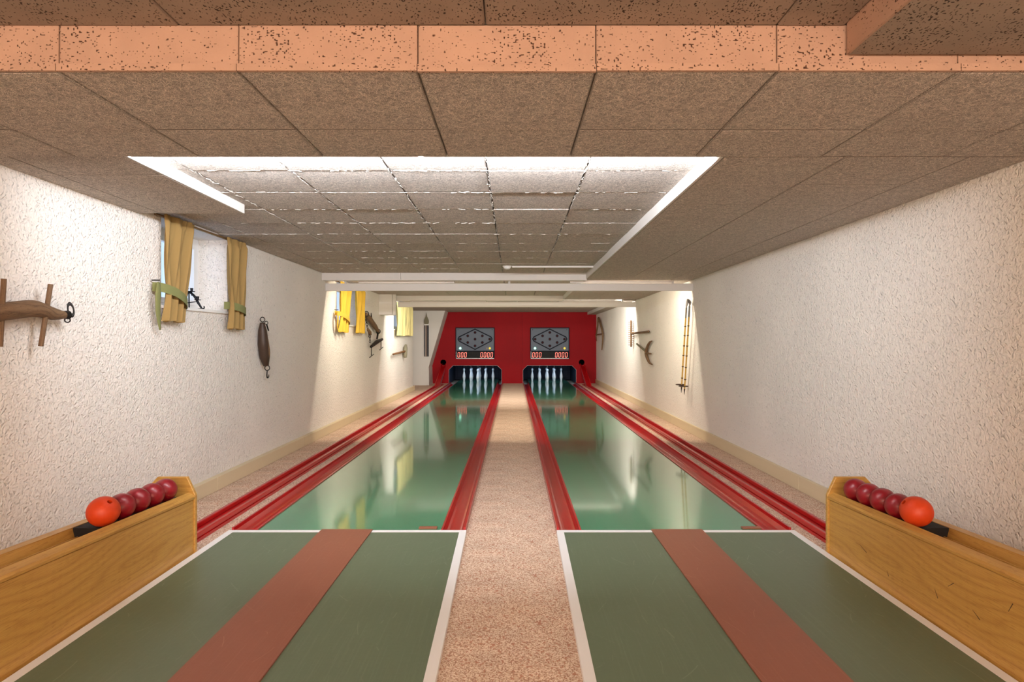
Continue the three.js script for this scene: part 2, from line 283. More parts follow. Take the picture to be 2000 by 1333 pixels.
{ // red wall at the pins: two boards with a joint, pin openings and ball holes
  const w = structure('wall_far', 'red painted board wall above the two pin openings', 'wall');
  const mk = (x0, x1, open, hole) => {
    const s = new THREE.Shape([[x0, -0.1], [x1, -0.1], [x1, 2.5], [x0, 2.5]].map(p => new THREE.Vector2(...p)));
    const [a, b] = open, t = 0.558, c = 0.14;
    s.holes.push(new THREE.Path([[a, -0.09], [a, t - c], [a + c, t], [b - c, t], [b, t - c], [b, -0.09]].map(p => new THREE.Vector2(...p))));
    const h = new THREE.Path(); h.absarc(hole, 0.66, 0.095, 0, Math.PI * 2, true); s.holes.push(h);
    const g = new THREE.ExtrudeGeometry(s, { depth: 0.05, bevelEnabled: false, curveSegments: 24 }); g.translate(0, 0, ZF - 0.05); part('wall_board', uvm(g), M.redWall, w);
    const bar = (p, q) => { const dx = q[0] - p[0], dy = q[1] - p[1], L = Math.hypot(dx, dy); const g2 = new THREE.BoxGeometry(L, 0.006, 0.09); g2.rotateZ(Math.atan2(dy, dx)); g2.translate((p[0] + q[0]) / 2, (p[1] + q[1]) / 2, ZF - 0.048); return g2; };
    part('opening_edge', merge([bar([a, -0.03], [a, t - c]), bar([a, t - c], [a + c, t]), bar([a + c, t], [b - c, t]), bar([b - c, t], [b, t - c]), bar([b, t - c], [b, -0.03])]), M.metal, w);
  };
  mk(-3.6, 0.284, [-2.13, -0.39], -2.31); mk(0.288, XR, [0.31, 2.06], 2.24);
  part('batten', box(-3.6, XR, 2.28, 2.5, ZF + 0.012, ZF), M.redWall, w).position.y = 0.02;
  part('backing', box(-3.7, XR, -0.1, 2.7, ZF - 2.6, ZF - 2.75), M.navy, w); part('backing', box(-3.7, -3.6, -0.1, 2.7, ZF + 0.3, ZF - 2.75), M.navy, w);
}
// sloping white bulkhead beside the red wall
{
  const g = new THREE.ExtrudeGeometry(new THREE.Shape([[-3.6, FL], [-2.665, FL], [-2.68, 0.55], [-2.13, 2.42], [-3.6, 2.42]].map(p => new THREE.Vector2(...p))), { depth: 0.86, bevelEnabled: true, bevelSize: 0.01, bevelThickness: 0.01, bevelSegments: 1 });
  g.translate(0, 0, ZF); const t = structure('trim_3', 'white plastered bulkhead with a slanted edge left of the red wall', 'trim'); part('plaster', uvm(g), M.whitePaint, t);
}
// boxed pipe under the ceiling on the left
{ const t = structure('trim_4', 'white boxed casing under the ceiling beside the second window', 'trim'); part('casing', box(XL, -2.57, 1.93, 2.46, -13.0, -13.4, 0.004), M.whitePaint, t); part('cover_strip', box(-2.565, -2.5, 1.925, 2.37, -13.02, -13.1, 0.003), M.whitePaint, t); }
// skirting
{ const b = structure('baseboard_left', 'pale skirting board along the left wall', 'baseboard'); const zs = steps(-1.0, -17.4, 2.4); for (let i = 0; i < zs.length - 1; i++) part('board', box(XL, XL + 0.06, FL, 0.1, zs[i], zs[i + 1] + 0.003, 0.006), M.skirting, b); }
{ const b = structure('baseboard_right', 'pale skirting board along the right wall', 'baseboard'); const zs = steps(-1.0, ZF, 2.4); for (let i = 0; i < zs.length - 1; i++) part('board', box(XR - 0.03, XR, FL, 0.11, zs[i], zs[i + 1] + 0.003, 0.006), M.skirting, b); }
// windows in the niches
niches.forEach(([a, b, y0, y1], i) => {
  const w = structure('window_' + (i + 1), ['white framed window in the nearest wall niche', 'white framed window in the middle wall niche', 'white framed window in the farthest wall niche'][i], 'window');
  const x0 = XL - 0.35, x1 = XL - 0.29, f = 0.06;
  part('frame', merge([box(x0, x1, y0, y0 + f, -a, -b), box(x0, x1, y1 - f, y1, -a, -b), box(x0, x1, y0 + f, y1 - f, -a, -a - f), box(x0, x1, y0 + f, y1 - f, -b + f, -b)]), M.whiteGloss, w);
  part('sash', merge([box(x0 + 0.01, x1 + 0.012, y0 + f, y0 + f + 0.045, -a - f, -b + f), box(x0 + 0.01, x1 + 0.012, y1 - f - 0.045, y1 - f, -a - f, -b + f), box(x0 + 0.01, x1 + 0.012, y0 + f + 0.045, y1 - f - 0.045, -b + f + 0.045, -b + f), box(x0 + 0.01, x1 + 0.012, y0 + f + 0.045, y1 - f - 0.045, -a - f - 0.045, -a - f)]), M.whiteGloss, w);
  part('pane', box(x0 + 0.025, x0 + 0.029, y0 + f + 0.03, y1 - f - 0.03, -a - f - 0.03, -b + f + 0.03), M.glass, w);
  part('sill', box(XL - 0.29, XL + 0.02, y0 - 0.02, y0 + 0.006, -a, -b, 0.004), M.whiteGloss, w);
});

// ---------------------------------------------------------------- lamps
function tube(name, x0, x1, y, z, r, col, k, label, grp) {
  const t = group(name, label, 'lamp', [(x0 + x1) / 2, y, z], grp); const L = x1 - x0;
  const g = new THREE.CylinderGeometry(r, r, L - 0.05, 12); g.rotateZ(Math.PI / 2); part('glass_tube', g, glow(col.r, col.g, col.b, k), t);
  for (const s of [-1, 1]) { const c = new THREE.CylinderGeometry(r * 1.1, r * 1.1, 0.03, 12); c.rotateZ(Math.PI / 2); c.translate(s * (L / 2 - 0.012), 0, 0); part('end_cap', c, M.iron, t); }
  return t;
}
function area(parent, w, h, col, I, pos, look) { const l = new THREE.RectAreaLight(col, I, w, h); l.position.set(...pos); parent.add(l); l.lookAt(...look); return l; }
{ // cool tube strip on the rear face of the front beam
  for (const [a, b, w] of [[-2.0, -0.5, 'left'], [-0.47, 1.03, 'right']]) {
    const t = tube('fluorescent_tube', a, b, 2.375, -3.235, 0.014, COOL, 2.0, 'cool fluorescent tube hidden behind the front beam, ' + w + ' half', 'tubes behind the front beam');
    part('batten', box(a - (a + b) / 2, b - (a + b) / 2, -0.025, 0.03, 0.018, 0.045), M.whitePaint, t);
    const l = new THREE.RectAreaLight(COOL, POWER.beam, b - a - 0.06, 0.03); l.position.set(0, 0, -0.018); t.add(l);
  }
  for (const [z, y, list, col, I, kind] of [[-9.385, 2.281, [[-2.36, -0.9, 'left'], [0.86, 2.42, 'right']], CREAM, POWER.valance1, 'first'], [-13.69, 2.252, [[-2.3, -0.6, 'left'], [1.0, 2.4, 'right']], DAYWHITE, POWER.valance2, 'second']]) {
    for (const [a, b, w] of list) {
      const t = tube('fluorescent_tube', a, b, y, z, 0.014, col, 1.6, 'warm fluorescent tube above the ' + kind + ' white valance, ' + w + ' one');
      part('batten', box(a - (a + b) / 2, b - (a + b) / 2, -0.02, 0.02, 0.017, 0.034), M.whitePaint, t);
      const l = new THREE.RectAreaLight(col, I, b - a - 0.06, 0.03); l.position.set(0, -0.016, -0.012); l.rotation.x = kind === 'first' ? -0.8 : -0.6; t.add(l);
    }
  }
  // warm globes over the players, behind the camera
  for (const [x, z, w] of [[-1.3, 2.9, 'left'], [0.0, 3.3, 'middle'], [1.02, 2.9, 'right']]) {
    const t = group('globe_lamp', 'warm white globe pendant lamp behind the players, ' + w, 'lamp', [x, 1.8, z], 'globe lamps');
    part('shade', new THREE.SphereGeometry(0.11, 32, 20), glow(1, 0.76, 0.5, 3), t); part('stem', new THREE.CylinderGeometry(0.008, 0.008, 0.64, 12).translate(0, 0.42, 0), M.iron, t);
    const p = new THREE.PointLight(WARM, POWER.room); p.castShadow = true; p.shadow.radius = 5; t.add(p);
  }
}

// ---------------------------------------------------------------- approaches, lanes, gutters
const SIDES = [{ side: 'left', in0: -0.345, in1: -0.318, out: -2.083, b0: -1.405, b1: -1.03, lane: [-1.876, -0.531], gi: [-0.531, -0.35], go: [-2.064, -1.876], s: -1 }, { side: 'right', in0: 0.315, in1: 0.288, out: 2.055, b0: 1.38, b1: 1.006, lane: [0.497, 1.823], gi: [0.497, 0.316], go: [2.034, 1.823], s: 1 }];
// flat plate from four corners (x at the lane end, x at the near end)
function plate(xa0, xa1, za, xb0, xb1, zb, y0, y1) {
  const s = new THREE.Shape([[xa0, za], [xa1, za], [xb1, zb], [xb0, zb]].map(p => new THREE.Vector2(p[0], -p[1])));
  const g = new THREE.ExtrudeGeometry(s, { depth: y1 - y0, bevelEnabled: false }); g.rotateX(-Math.PI / 2); g.translate(0, y0, 0); return uvm(g);
}
const ZA = -4.497, ZN = 2.2;
for (const S of SIDES) {
  const a = group('approach_platform', `grey-green approach floor with white border at the ${S.side} lane`, 'platform'); const w = 0.05 * S.s, k = (ZN - ZA) / 2.0; const inN = S.in0 + (S.in1 - S.in0) * k;
  part('edge_line', plate(S.in0, S.in0 + w, ZA, inN, inN + w, ZN, FL, 0), M.line, a);
  part('edge_line', plate(S.out - w, S.out, ZA, S.out - w, S.out, ZN, FL, 0), M.line, a);
  part('front_line', plate(S.in0 + w, S.b1, ZA, S.in0 + w, S.b1, ZA + 0.05, FL, 0), M.line, a);
  part('front_line', plate(S.b0, S.out - w, ZA, S.b0, S.out - w, ZA + 0.05, FL, 0), M.line, a);
  part('floor_panel', plate(S.in0 + w, S.b1, ZA + 0.05, inN + w, S.b1 , ZN, FL, -0.001), M.approach, a);
  part('floor_panel', plate(S.b0, S.out - w, ZA + 0.05, S.b0, S.out - w, ZN, FL, -0.001), M.approach, a);
  part('landing_board', plate(S.b1 + 0.001 * S.s, S.b0 - 0.001 * S.s, ZA - 0.002, S.b1 + 0.001 * S.s, S.b0 - 0.001 * S.s, ZN, -0.02, 0.006), M.landing, a);
  const lane = part('lane_bed', box(S.lane[0], S.lane[1], -0.06, -0.004, ZA - 0.003, -22.55), M.lane); tag(lane, `glossy green bowling lane on the ${S.side}`, 'lane');
  // gutters: channel with rims, open to the top
  const gut = (x0, x1, outerRim, label) => {
    const L = Math.min(x0, x1) + 0.001, Rr = Math.max(x0, x1) - 0.001, t = 0.014, dep = -0.062; const outerLeft = outerRim < 0; const yl = outerLeft ? 0.018 : 0.004, yr = outerLeft ? 0.004 : 0.018; const n = 10; const p = [[L, -0.08], [L, yl], [L + t, yl]];
    const cx = (L + Rr) / 2, hw = (Rr - L) / 2 - t; for (let i = 0; i <= n; i++) { const u = i / n * 2 - 1; p.push([cx + u * hw, Math.max(dep, -0.01 + (dep + 0.01) * Math.pow(1 - Math.pow(Math.abs(u), 3.2), 0.7))]); }
    p.push([Rr - t, yr], [Rr, yr], [Rr, -0.08]); const m = part('gutter', prism(p, ZA - 0.004, ZF + 0.004), M.redGloss); return tag(m, label, 'gutter');
  };
  gut(S.gi[0], S.gi[1], -S.s, `red gutter between the ${S.side} lane and the carpet aisle`);
  gut(S.go[0], S.go[1], S.s, `red outer gutter of the ${S.side} lane towards the wall`);
  // ball return track
  const tr = group('ball_return_track', `red two-rail ball return track along the ${S.side} wall`, 'track'); const c = (S.side === 'left' ? -2.3 : 2.265);
  part('bed', box(c - 0.085, c + 0.085, FL, -0.008, -4.06, -19.6), M.redGloss, tr);
  for (const q of [-1, 1]) part('rail', box(c + q * 0.062 - 0.016, c + q * 0.062 + 0.016, -0.008, 0.03, -4.06, -18.7, 0.008), M.redGloss, tr);
  const rp = (q) => { const sh = [[18.4, FL], [18.4, 0.03], [20.3, 0.62], [20.3, 0.52], [18.7, FL]].map(v => [-v[0], v[1]]); const g = new THREE.ExtrudeGeometry(new THREE.Shape(sh.map(v => new THREE.Vector2(...v))), { depth: 0.03, bevelEnabled: false }); g.rotateY(-Math.PI / 2); g.translate(c + q * 0.06 + 0.015, 0, 0); return g; };
  for (const q of [-1, 1]) part('ramp_rail', uvm(rp(q)), M.redGloss, tr);
  { const g = new THREE.BoxGeometry(0.1, 0.016, 1.98); g.rotateX(Math.atan2(0.59, 1.9)); g.translate(c, 0.28, -19.38); part('ramp_floor', uvm(g), M.redGloss, tr); }
  const q0 = S.side === 'left' ? -0.7 : 1.69; const wd = part('foul_wedge', box(q0, q0 + 0.135, -0.004, 0.006, ZA - 0.03, ZA - 0.075, 0.002), M.landing); tag(wd, `small brown wooden strip lying at the start of the ${S.side} lane`, 'strip');
}

// ---------------------------------------------------------------- ball racks and balls
const slope = 0.033;
for (const S of SIDES) {
  const sg = S.side === 'left' ? -1 : 1, x0 = S.side === 'left' ? 2.095 : 2.067; const rack = group('ball_rack', `yellow oak ball rack with sloping trough on the ${S.side}`, 'rack');
  const zE = -4.03, zN = 0.2; const X = (o) => sg * (x0 + o); const tilt = (g) => { const p = g.attributes.position; for (let i = 0; i < p.count; i++) if (p.getY(i) > 0.12) p.setY(i, p.getY(i) + slope * (p.getZ(i) - zE)); p.needsUpdate = true; g.computeVertexNormals(); return uvm(g); };
  const bb = (o0, o1, y0, y1, a, b, r = 0.004) => box(Math.min(X(o0), X(o1)), Math.max(X(o0), X(o1)), y0, y1, a, b, r);
  part('front_board', tilt(bb(0.004, 0.022, FL, 0.343, zE, zN)), M.oak, rack);
  part('front_cap', tilt(prism([[X(-0.005), 0.349], [X(-0.007), 0.362], [X(0.0), 0.374], [X(0.034), 0.391], [X(0.038), 0.388], [X(0.038), 0.349]], zE, zN, 0.003)), M.oak, rack);
  part('back_board', tilt(bb(0.245, 0.27, FL, 0.352, zE, zN)), M.oak, rack);
  part('back_cap', tilt(prism([[X(0.24), 0.354], [X(0.24), 0.372], [X(0.285), 0.376], [X(0.285), 0.354]], zE, zN, 0.003)), M.oak, rack);
  part('trough_floor', tilt(bb(0.02, 0.245, 0.3, 0.315, zE, zN, 0.002)), M.oak, rack);
  part('trough_side', tilt(prism([[X(0.225), 0.316], [X(0.243), 0.316], [X(0.243), 0.366], [X(0.238), 0.366]], -3.25, zN)), M.oak, rack);
  for (let i = 0; i < 3; i++) part('trough_rib', tilt(bb(0.206 - i * 0.024, 0.214 - i * 0.024, 0.316, 0.326, -3.25, zN, 0.002)), M.oak, rack);
  const pad = prism([[X(0.042), 0.316], [X(0.042), 0.37], [X(0.085), 0.3685], [X(0.135), 0.3685], [X(0.17), 0.37], [X(0.236), 0.37], [X(0.236), 0.316]], zE + 0.03, -3.25); part('rubber_liner', tilt(pad), M.rubber, rack);
  const ep = (z) => { const s = new THREE.Shape([[X(-0.004), FL], [X(-0.004), 0.372], [X(0.05), 0.488], [X(0.24), 0.488], [X(0.285), 0.44], [X(0.285), FL]].map(p => new THREE.Vector2(...p))); const g = new THREE.ExtrudeGeometry(s, { depth: 0.018, bevelEnabled: true, bevelSize: 0.004, bevelThickness: 0.004, bevelSegments: 2 }); g.translate(0, 0, z); return uvm(g); };
  part('end_panel', ep(zE - 0.022), M.oak, rack);
  part('end_panel', ep(zN), M.oak, rack);
  if (sg > 0) for (const [d, y, L, a] of [[3.64, 0.155, 0.075, 1.9], [2.91, 0.231, 0.05, 0.9], [3.01, 0.148, 0.045, 2.6], [2.56, 0.275, 0.05, 0.5], [3.4, 0.098, 0.03, 2.5], [2.75, 0.16, 0.05, 2.1]]) { const g = new THREE.CylinderGeometry(0.0022, 0.0012, L, 6); g.rotateX(a); g.translate(X(0.0045), y, -d); part('scratch', g, M.darkWood, rack); }
  // balls from the far end towards the camera
  const nm = ['farthest red ball, against the end panel', 'second red ball from the end panel', 'third red ball from the end panel', 'red ball touching the orange ball'];
  const ballX = S.side === 'left' ? -2.197 : 2.158; let z = -3.87;
  const base = (zz) => 0.3685 + slope * (zz - zE);
  for (let i = 0; i < 4; i++) { const r = 0.0712; const b = part('bowling_ball', new THREE.SphereGeometry(r, 48, 32), M.ballRed); b.position.set(ballX, base(z) + r * 1.0, z); tag(b, `${nm[i]} in the ${S.side} rack`, 'ball', 'balls in the racks'); z += i < 3 ? 0.1425 : 0.151; }
  { const r = 0.0795; const sp = new Brush(new THREE.SphereGeometry(r, 64, 48)); const dir = (S.side === 'left' ? V(0.62, 0.74, 0.28) : V(-0.82, 0.62, -0.12)).normalize();
    const cyl = new THREE.CylinderGeometry(0.0125, 0.0125, 0.06, 24); const hole = new Brush(cyl); hole.quaternion.setFromUnitVectors(V(0, 1, 0), dir); hole.position.copy(dir).multiplyScalar(r - 0.01); sp.updateMatrixWorld(); hole.updateMatrixWorld();
    const ev = new Evaluator(); ev.useGroups = false; const res = ev.evaluate(sp, hole, SUBTRACTION); const b = part('bowling_ball', res.geometry, M.ballOrange); b.position.set(ballX, base(z) + r, z); tag(b, `larger orange ball with a finger hole in the ${S.side} rack`, 'ball', 'balls in the racks'); }
}

// ---------------------------------------------------------------- pin pits, pins, scoreboards
const pinProfile = [[0, 0], [0.03, 0], [0.034, 0.006], [0.038, 0.05], [0.049, 0.11], [0.051, 0.15], [0.044, 0.21], [0.031, 0.27], [0.0235, 0.315], [0.025, 0.335], [0.033, 0.36], [0.037, 0.385], [0.033, 0.408], [0.02, 0.424], [0, 0.428]].map(p => new THREE.Vector2(p[0], p[1]));
const pinGeo = new THREE.LatheGeometry(new THREE.SplineCurve(pinProfile.slice(1, -1)).getPoints(40).concat([new THREE.Vector2(0, 0.428)]), 28);
const bandGeo = new THREE.CylinderGeometry(0.0525, 0.0525, 0.012, 28, 1, true).translate(0, 0.135, 0), cordGeo = new THREE.CylinderGeometry(0.0025, 0.0025, 0.5, 6).translate(0, 0.425 + 0.25, 0);
const pinSpots = [[0, 0.5, 'front pin of the diamond'], [-0.25, 0.25, 'left pin of the second row'], [0.25, 0.25, 'right pin of the second row'], [-0.5, 0, 'outermost left pin of the middle row'], [0, 0, 'king pin in the middle of the diamond'], [0.5, 0, 'outermost right pin of the middle row'], [-0.25, -0.25, 'left pin of the fourth row'], [0.25, -0.25, 'right pin of the fourth row'], [0.02, -0.5, 'rearmost pin of the diamond']];
const segGeo = (() => { // a zero of six slanted bars
  const w = 0.06, h = 0.155, t = 0.014, g = []; const b = (x, y, W, H) => g.push(new THREE.BoxGeometry(W, H, 0.004).translate(x, y, 0));
  b(0, h / 2, w - t, t); b(0, -h / 2, w - t, t); for (const s of [-1, 1]) { b(s * w / 2, h / 4, t, h / 2 - 0.008); b(s * w / 2, -h / 4, t, h / 2 - 0.008); }
  const m = merge(g); const p = m.attributes.position; for (let i = 0; i < p.count; i++) p.setX(i, p.getX(i) + p.getY(i) * 0.08); return m;
})();
const led = glow(1.0, 0.2, 0.15, 1.2);
for (const S of SIDES) {
  const c = S.side === 'left' ? -1.207 : 1.145;
  const pit = group('pin_pit', `dark blue pin pit behind the ${S.side} opening`, 'pit'); const h = 0.93;
  part('side_panel', box(c - h - 0.02, c - h, -0.05, 0.98, ZF - 0.1, -22.6), M.navy, pit); part('side_panel', box(c + h, c + h + 0.02, -0.05, 0.98, ZF - 0.1, -22.6), M.navy, pit);
  part('back_panel', box(c - h, c + h, -0.05, 0.98, -22.58, -22.6), M.navy, pit); part('top_panel', box(c - h, c + h, 0.96, 0.98, ZF - 0.1, -22.6), M.navy, pit);
  for (let i = 0; i < 9; i++) part('back_slat', box(c - 0.84 + i * 0.19, c - 0.84 + i * 0.19 + 0.17, 0.02, 0.9, -22.54, -22.57, 0.004), M.navy, pit);
  const tb = tube('pit_lamp', c - 0.6, c + 0.6, 0.82, ZF - 0.2, 0.014, BLUE, 2, `bluish tube lighting the pins inside the ${S.side} pit`);
  { const l = new THREE.RectAreaLight(BLUE, POWER.pit, 1.14, 0.04); l.position.set(0, -0.012, -0.018); l.rotation.x = -0.75; tb.add(l); }
  for (const [px, pz, where] of pinSpots) {
    const p = group('pin', `pale nine-pin, ${where} in the ${S.side} pit`, 'pin', [c + px, -0.004, -21.2 + pz], 'nine-pins'); part('body', pinGeo, M.pin, p); part('band', bandGeo, M.line, p); part('cord', cordGeo, M.strap, p);
  }
  // scoreboard
  const b = group('scoreboard', `grey scoreboard with pin lamps and red zeros above the ${S.side} opening`, 'scoreboard', [c - 0.055 * (S.side === 'left' ? 1 : -0.8), 0, ZF]); const W = 0.62;
  part('housing', box(-W, W, 1.04, 1.79, 0, 0.05, 0.008), M.panelGrey, b);
  part('frame', merge([box(-W - 0.02, W + 0.02, 1.78, 1.81, 0, 0.06), box(-W - 0.02, W + 0.02, 1.025, 1.045, 0, 0.06), box(-W - 0.021, -W - 0.001, 0.79, 1.809, 0, 0.058), box(W + 0.001, W + 0.021, 0.79, 1.809, 0, 0.058)]), M.panelDark, b);
  const dm = [[0, 1.755], [0.52, 1.5], [0.56, 1.43], [0.52, 1.36], [0, 1.09], [-0.52, 1.36], [-0.56, 1.43], [-0.52, 1.5], [0, 1.755]]; const dl = [];
  for (let i = 0; i < dm.length - 1; i++) { const [ax, ay] = dm[i], [bx, by] = dm[i + 1]; const L = Math.hypot(bx - ax, by - ay); const g = new THREE.BoxGeometry(L + 0.016, 0.034, 0.012); g.rotateZ(Math.atan2(by - ay, bx - ax)); g.translate((ax + bx) / 2, (ay + by) / 2, 0.054); dl.push(g); }
  part('diamond_outline', merge(dl), M.panelDark, b);
  for (const [lx, ly] of [[0, 1.645], [-0.24, 1.535], [0.24, 1.535], [-0.48, 1.425], [0, 1.425], [0.48, 1.425], [-0.24, 1.315], [0.24, 1.315], [0, 1.205]]) {
    const l = part('pin_lamp', new THREE.CylinderGeometry(0.036, 0.036, 0.022, 20).rotateX(Math.PI / 2).translate(lx, ly, 0.058), M.lampOff, b);
    part('lamp_rim', new THREE.TorusGeometry(0.037, 0.006, 8, 20).translate(lx, ly, 0.068), M.panelDark, l);
  }
  const small = (x, mat, name, label) => { const m = part(name, new THREE.CylinderGeometry(0.036, 0.036, 0.02, 20).rotateX(Math.PI / 2).translate(x, 1.125, 0.06), mat, b); m.userData.label = label; };
  small(-0.485, glow(0.55, 1.6, 1.1, 1.2), 'green_lamp', 'glowing green lamp'); small(0.385, std({ color: '#4a1c1c', roughness: 0.3 }), 'red_lamp', 'unlit red lamp'); small(0.485, glow(0.55, 0.4, 0.05, 1), 'yellow_lamp', 'yellow lamp');
  part('display', box(-W, W, 0.8, 1.025, 0, 0.03, 0.004), M.black, b);
  part('display_rim', merge([box(-W - 0.005, W + 0.005, 0.785, 0.797, 0, 0.045), box(-W - 0.004, -W + 0.006, 0.79, 1.02, 0, 0.045)]), M.metal, b);
  for (const x of [-0.535, -0.425, -0.315, 0.215, 0.325, 0.435, 0.545]) { const m = part('digit', segGeo, led, b); m.position.set(x, 0.91, 0.034); }
  for (const sx of [-1, 1]) part('screw', new THREE.CylinderGeometry(0.014, 0.014, 0.01, 12).rotateX(Math.PI / 2).translate(sx * 0.56, 1.735, 0.053), M.panelDark, b);
}
// smoke detector and its cable duct on the ceiling
{ const y = REC - 0.0068 * 8.3; const t = group('smoke_detector', 'round white detector on the recess ceiling', 'detector', [-0.085, y, -8.3]); part('body', new THREE.LatheGeometry([[0, -0.045], [0.03, -0.045], [0.045, -0.03], [0.055, -0.012], [0.055, 0]].map(p => new THREE.Vector2(...p)), 28), M.whiteGloss, t); part('base_ring', new THREE.CylinderGeometry(0.065, 0.065, 0.012, 28).translate(0, -0.006, 0), M.whitePaint, t);
  const d = part('cable_duct', box(-0.02, LIP - 0.013, y - 0.024, y - 0.001, -8.29, -8.32, 0.003), M.whitePaint); tag(d, 'thin white cable duct between detector and recess edge', 'duct'); }

// ---------------------------------------------------------------- curtains
// one hanging cloth against the left wall: d0..d1 at the top, e0..e1 at the hem (depths), pleats n
function curtain(name, label, mat, d0, d1, e0, e1, yT, yB, n, tieY, tieMat, opt = {}) {
  const g0 = group(name, label, 'curtain', [XL + 0.075, 0, 0]); const NU = 90, NV = 40, pos = [], uv = [], idx = [];
  const at = (u, v, off = 0) => { // v 0 top .. 1 hem
    let a = d0 + (e0 - d0) * v, b = d1 + (e1 - d1) * v; const y = yT + (yB - yT) * v;
    if (tieY) { const q = Math.exp(-Math.pow((y - tieY) / 0.16, 2)) * 0.12; const c = (a + b) / 2; a += (c - a) * q; b += (c - b) * q; }
    const amp = (v < 0.1 ? 0.012 + v * 0.2 : 0.032) * (1 + 0.3 * Math.sin(u * 9)); const w = Math.sin(u * n * 6.283 + 0.7 * Math.sin(v * 3 + u * 5)) * amp + 0.25 * amp * Math.sin(u * n * 17 + v * 4);
    const head = v < 0.09 ? 0.008 * Math.sin(u * 60) * (v > 0.05 ? 1 : 0.4) : 0;
    return [w + head + off + 0.012 * Math.sin(u * Math.PI), y + 0.006 * Math.sin(u * n * 6.283) * v, -(a + (b - a) * u)];
  };
  for (let j = 0; j <= NV; j++) for (let i = 0; i <= NU; i++) { const p = at(i / NU, j / NV); pos.push(...p); uv.push(i / NU * 0.8, j / NV * 0.9); }
  for (let j = 0; j < NV; j++) for (let i = 0; i < NU; i++) { const a = j * (NU + 1) + i, b = a + NU + 1; idx.push(a, b, a + 1, b, b + 1, a + 1); }
  const g = new THREE.BufferGeometry(); g.setAttribute('position', new THREE.Float32BufferAttribute(pos, 3)); g.setAttribute('uv', new THREE.Float32BufferAttribute(uv, 2)); g.setIndex(idx); g.computeVertexNormals(); part('cloth', g, mat, g0);
  if (tieY) { // band around the cloth
    const vT = (yT - tieY) / (yT - yB); const pA = at(opt.hookOut ? -0.02 : 0.06, vT), pB = at(1.02, vT); const zA = pA[2], zB = pB[2]; const up = opt.up || 0, dn = opt.down || 0; const W2 = opt.band || 0.036, bp = [], bi = [], bu = []; const N = 30;
    for (let i = 0; i <= N; i++) { const u = i / N; const out = -0.04 + 0.115 * Math.pow(Math.sin(u * Math.PI), 0.3); const y = tieY + up + (dn - up) * u; const z = zA + (zB - zA) * u; for (const s of [-1, 1]) for (const q of [0, 0.004]) { bp.push(out - 0.01 + q, y + s * W2, z + (opt.hookOut || 0) * Math.max(0, 1 - u / 0.25)); bu.push(u, s * 0.1); } }
    for (let i = 0; i < N; i++) { const a = i * 4, b = a + 4; for (const [p, q] of [[0, 2], [2, 3], [3, 1], [1, 0]]) bi.push(a + p, b + p, a + q, a + q, b + p, b + q); }
    const bg = new THREE.BufferGeometry(); bg.setAttribute('position', new THREE.Float32BufferAttribute(bp, 3)); bg.setAttribute('uv', new THREE.Float32BufferAttribute(bu, 2)); bg.setIndex(bi); bg.computeVertexNormals(); const tie = part('tieback', bg, tieMat, g0); 
    if (opt.tail) { const z = zA + (opt.hookOut || 0); part('tail', limb([[0.0, tieY + up + 0.03, z], [0.012, tieY + up - 0.07, z + 0.03], [0.0, tieY + up - 0.2, z + 0.008], [0.0, tieY + up - opt.tail, z - 0.02]], [0.02, 0.034, 0.03, 0.012], 16, 10, V(0.35, 1, 1)), tieMat, tie); part('hook', rod([-0.055, tieY + up + 0.05, z], [0.01, tieY + up + 0.05, z], 0.005), M.iron, tie); }
  }
  return g0;
}
curtain('curtain', 'tan curtain with sage tie-back on the near side of the nearest window', M.curtainTan, 4.88, 5.36, 4.84, 5.17, 2.395, 1.54, 3, 1.74, M.sage, { up: 0.07, down: -0.06, tail: 0.34, hookOut: 0.06 });
curtain('curtain', 'tan curtain on the far side of the nearest window', M.curtainTan, 5.95, 6.4, 5.95, 6.32, 2.39, 1.5, 3, 1.7, M.sage, { up: 0.03, down: -0.03 });
curtain('curtain', 'yellow curtain tied back on the near side of the middle window', M.curtainYellow, 9.85, 10.55, 9.72, 10.3, 2.34, 1.52, 3, 1.74, M.curtainYellow, { up: 0.08, down: -0.06, tail: 0.28, hookOut: 0.08 });
curtain('curtain', 'yellow curtain on the far side of the middle window', M.curtainYellow, 10.8, 11.46, 10.8, 11.42, 2.33, 1.52, 3, 0, null);
curtain('curtain', 'pale yellow curtain on the near half of the farthest window', M.curtainPale, 14.6, 15.65, 14.6, 15.65, 2.3, 1.5, 4, 0, null);
curtain('curtain', 'pale yellow curtain on the far half of the farthest window', M.curtainPale, 15.72, 16.8, 15.72, 16.8, 2.3, 1.51, 4, 0, null);
for (const [a, b, y, w] of [[4.85, 6.45, 2.392, 'nearest'], [9.7, 11.5, 2.335, 'middle'], [14.5, 16.9, 2.3, 'farthest']]) { const t = group('curtain_rod', `thin brown curtain rod above the ${w} window`, 'rod', [XL + 0.022, y, 0]); part('rail', rod([0, 0, -a], [0, 0, -b], 0.008), M.brass, t); for (const d of [a + 0.03, b - 0.03]) part('bracket', box(-0.022, 0.0, -0.006, 0.006, -d + 0.008, -d - 0.008), M.brass, t); }

